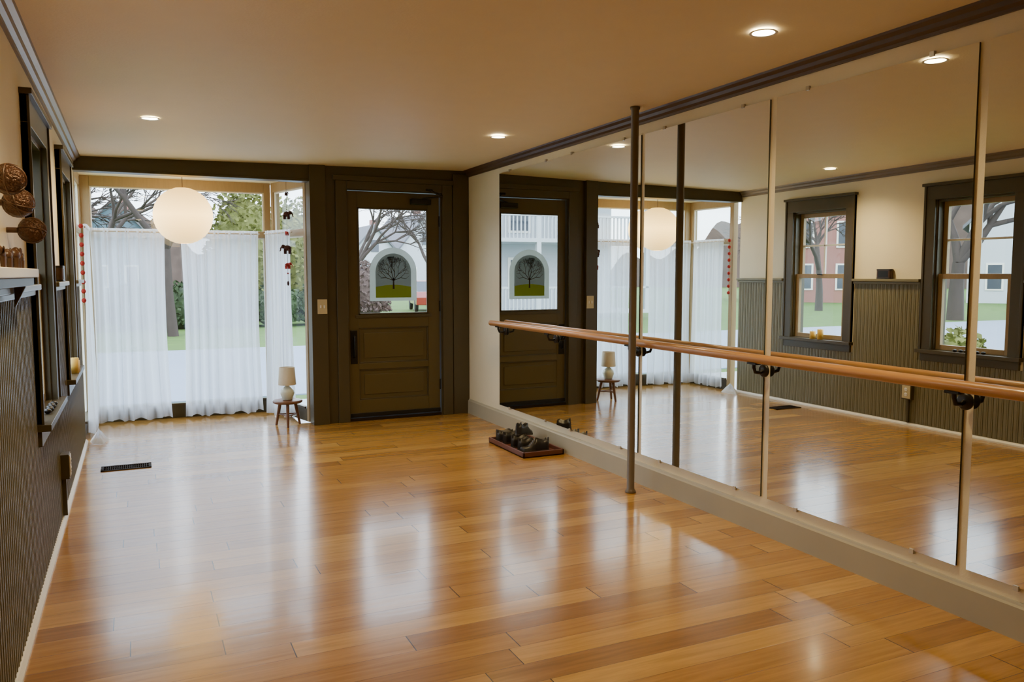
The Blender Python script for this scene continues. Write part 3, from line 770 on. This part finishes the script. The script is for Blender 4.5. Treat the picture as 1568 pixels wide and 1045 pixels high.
def tree(x, y, h, seed, depth=6, r0=0.22, zt=0.12):
    rnd = random.Random(seed); b = MB()
    def br(p, d, l, r, dep):
        mid = p+d*l*0.5+Vector((rnd.uniform(-1, 1), rnd.uniform(-1, 1), 0))*l*0.06
        q = p+d*l
        b.tube([p, mid, q], [r, r*0.85, r*0.68], 'bark', 6 if dep > 2 else 4, cap=False)
        if dep == 0: return
        for k in range(3 if dep > 1 else 4):
            ax = Vector((rnd.uniform(-1, 1), rnd.uniform(-1, 1), rnd.uniform(-0.3, 0.3))).normalized()
            nd = (Matrix.Rotation(rnd.uniform(0.3, 0.8), 3, ax) @ d); nd.z += zt; nd.normalize()
            br(q, nd, l*rnd.uniform(0.6, 0.85), r*0.6, dep-1)
    br(Vector((x, y, GZ-0.05)), Vector((rnd.uniform(-.08, .08), rnd.uniform(-.08, .08), 1)).normalized(), h*0.26, r0, depth-1)
    b.build('bare_tree')
tree(0.98, 25.5, 10, 3, 6, 0.17)
tree(-1.1, 28, 9, 6, 7, 0.16, 0.0)
tree(-3.4, 33, 9, 16, 7, 0.2, 0.0)
tree(10.6, 42, 9, 5, 7, 0.2, 0.02)
tree(17.5, 50, 9, 4, 7, 0.2, 0.02)
tree(-23.5, 21.5, 9, 9, 7, 0.34, 0.0)
tree(-25, 30, 8, 8, 7, 0.2, 0.0)
tree(-29, 36, 8, 18, 7, 0.16, 0.0)
tree(-27, 15, 9, 10, 6, 0.25, 0.0)

def bush(name, x, y, r, h, mat, seed, n=900, leaf=0.07):
    rnd = random.Random(seed); b = MB()
    for i in range(n):
        a = rnd.uniform(0, 6.283); t = math.acos(rnd.uniform(-0.2, 1)); q = rnd.uniform(0.7, 1.0)
        c = Vector((x+r*q*math.sin(t)*math.cos(a), y+r*q*math.sin(t)*math.sin(a), GZ+h*0.15+h*0.85*q*max(0, math.cos(t))))
        u = Vector((rnd.uniform(-1, 1), rnd.uniform(-1, 1), rnd.uniform(-1, 1))).normalized()*leaf; w = u.cross(Vector((rnd.uniform(-1, 1), rnd.uniform(-1, 1), rnd.uniform(-1, 1)))).normalized()*leaf*0.6
        b.add([tuple(c-u), tuple(c+w), tuple(c+u), tuple(c-w)], [(0, 1, 2, 3)], mat)
    b.ell((x, y, GZ+h*0.4), (r*0.75, r*0.75, h*0.45), mat, 12, 8)
    b.build(name)
for i in range(6): bush('hedge_shrub', -1.5+1.5*i, 29.2+0.3*(i % 2), 1.05, 1.6, 'leafy', 20+i, 900, 0.10)
bush('yellow_shrub', 3.9, 33, 1.6, 5.6, 'leafyel', 31, 3500, 0.12); bush('yellow_shrub', 6.0, 34.5, 1.4, 5.2, 'leafyel', 32, 2500, 0.12)
bush('yellow_shrub', 8.6, 32.5, 1.0, 2.4, 'autumn', 35, 1500, 0.1)
bush('yellow_shrub', -5.2, 8.0, 0.5, 1.05, 'leafyel', 33, 900)

# distant wooded slope
b = MB()
def hill(u, v):
    a = math.radians(200-230*u); r = 110
    hgt = (4.5+2.2*math.sin(u*31)+1.3*math.sin(u*83+1)+0.7*math.sin(u*211)+0.5*math.sin(u*530))
    return Vector((r*math.cos(a), r*math.sin(a)+5, GZ+hgt*v*1.5))
b.grid(hill, 700, 4, 'autumn'); b.build('distant_treeline')

def car(x, y, ang, mat):
    b = MB(); b.T = Matrix.Translation((x, y, GZ+0.02)) @ Matrix.Rotation(ang, 4, 'Z')
    body = [(-2.2, 0.35), (2.2, 0.35), (2.25, 0.7), (1.3, 0.95), (-2.1, 0.98), (-2.25, 0.7)]
    b.prism(body, 'y', -0.85, 0.85, mat)
    b.prism([(-1.7, 0.96), (1.1, 0.94), (0.4, 1.45), (-1.2, 1.45)], 'y', -0.75, 0.75, 'wpane'); b.prism([(-1.15, 1.44), (0.38, 1.44), (0.2, 1.5), (-1.0, 1.5)], 'y', -0.74, 0.74, mat)
    for xx in (-1.4, 1.35):
        for yy in (-0.86, 0.70): b.lathe([(0, 0), (0.33, 0), (0.33, 0.16), (0, 0.16)], (xx, yy+0.16, 0.33), 'tyre', 20, Euler((math.radians(90), 0, 0)))
    b.build('parked_car', bevel=0.05)
car(13.2, 38, 1.35, 'carp'); car(16.6, 44, 1.3, 'sidingw')

# ---------------------------------------------------------------- world
w = bpy.data.worlds.new('World'); scene.world = w; w.use_nodes = True
nt = w.node_tree; nt.nodes.clear()
o = nt.nodes.new('ShaderNodeOutputWorld'); bg = nt.nodes.new('ShaderNodeBackground')
tc = nt.nodes.new('ShaderNodeTexCoord'); nz = nt.nodes.new('ShaderNodeTexNoise'); nz.inputs['Scale'].default_value = 2.5; nz.inputs['Detail'].default_value = 5
mx_ = nt.nodes.new('ShaderNodeMix'); mx_.data_type = 'RGBA'; mx_.inputs[6].default_value = (0.64, 0.79, 1.0, 1); mx_.inputs[7].default_value = (0.88, 0.94, 1.0, 1)
nt.links.new(tc.outputs['Generated'], nz.inputs['Vector']); nt.links.new(nz.outputs['Fac'], mx_.inputs[0]); nt.links.new(mx_.outputs[2], bg.inputs[0])
bg.inputs[1].default_value = 8.0; nt.links.new(bg.outputs[0], o.inputs[0])

# ---------------------------------------------------------------- camera
cam = bpy.data.cameras.new('camera'); cam.lens = 28.4; cam.sensor_width = 36; cam.clip_start = 0.02; cam.clip_end = 500
co = bpy.data.objects.new('camera', cam); scene.collection.objects.link(co)
co.location = (0, 0, 1.35); co.rotation_euler = (math.radians(90-4.71), 0, math.radians(-25.0))
scene.camera = co
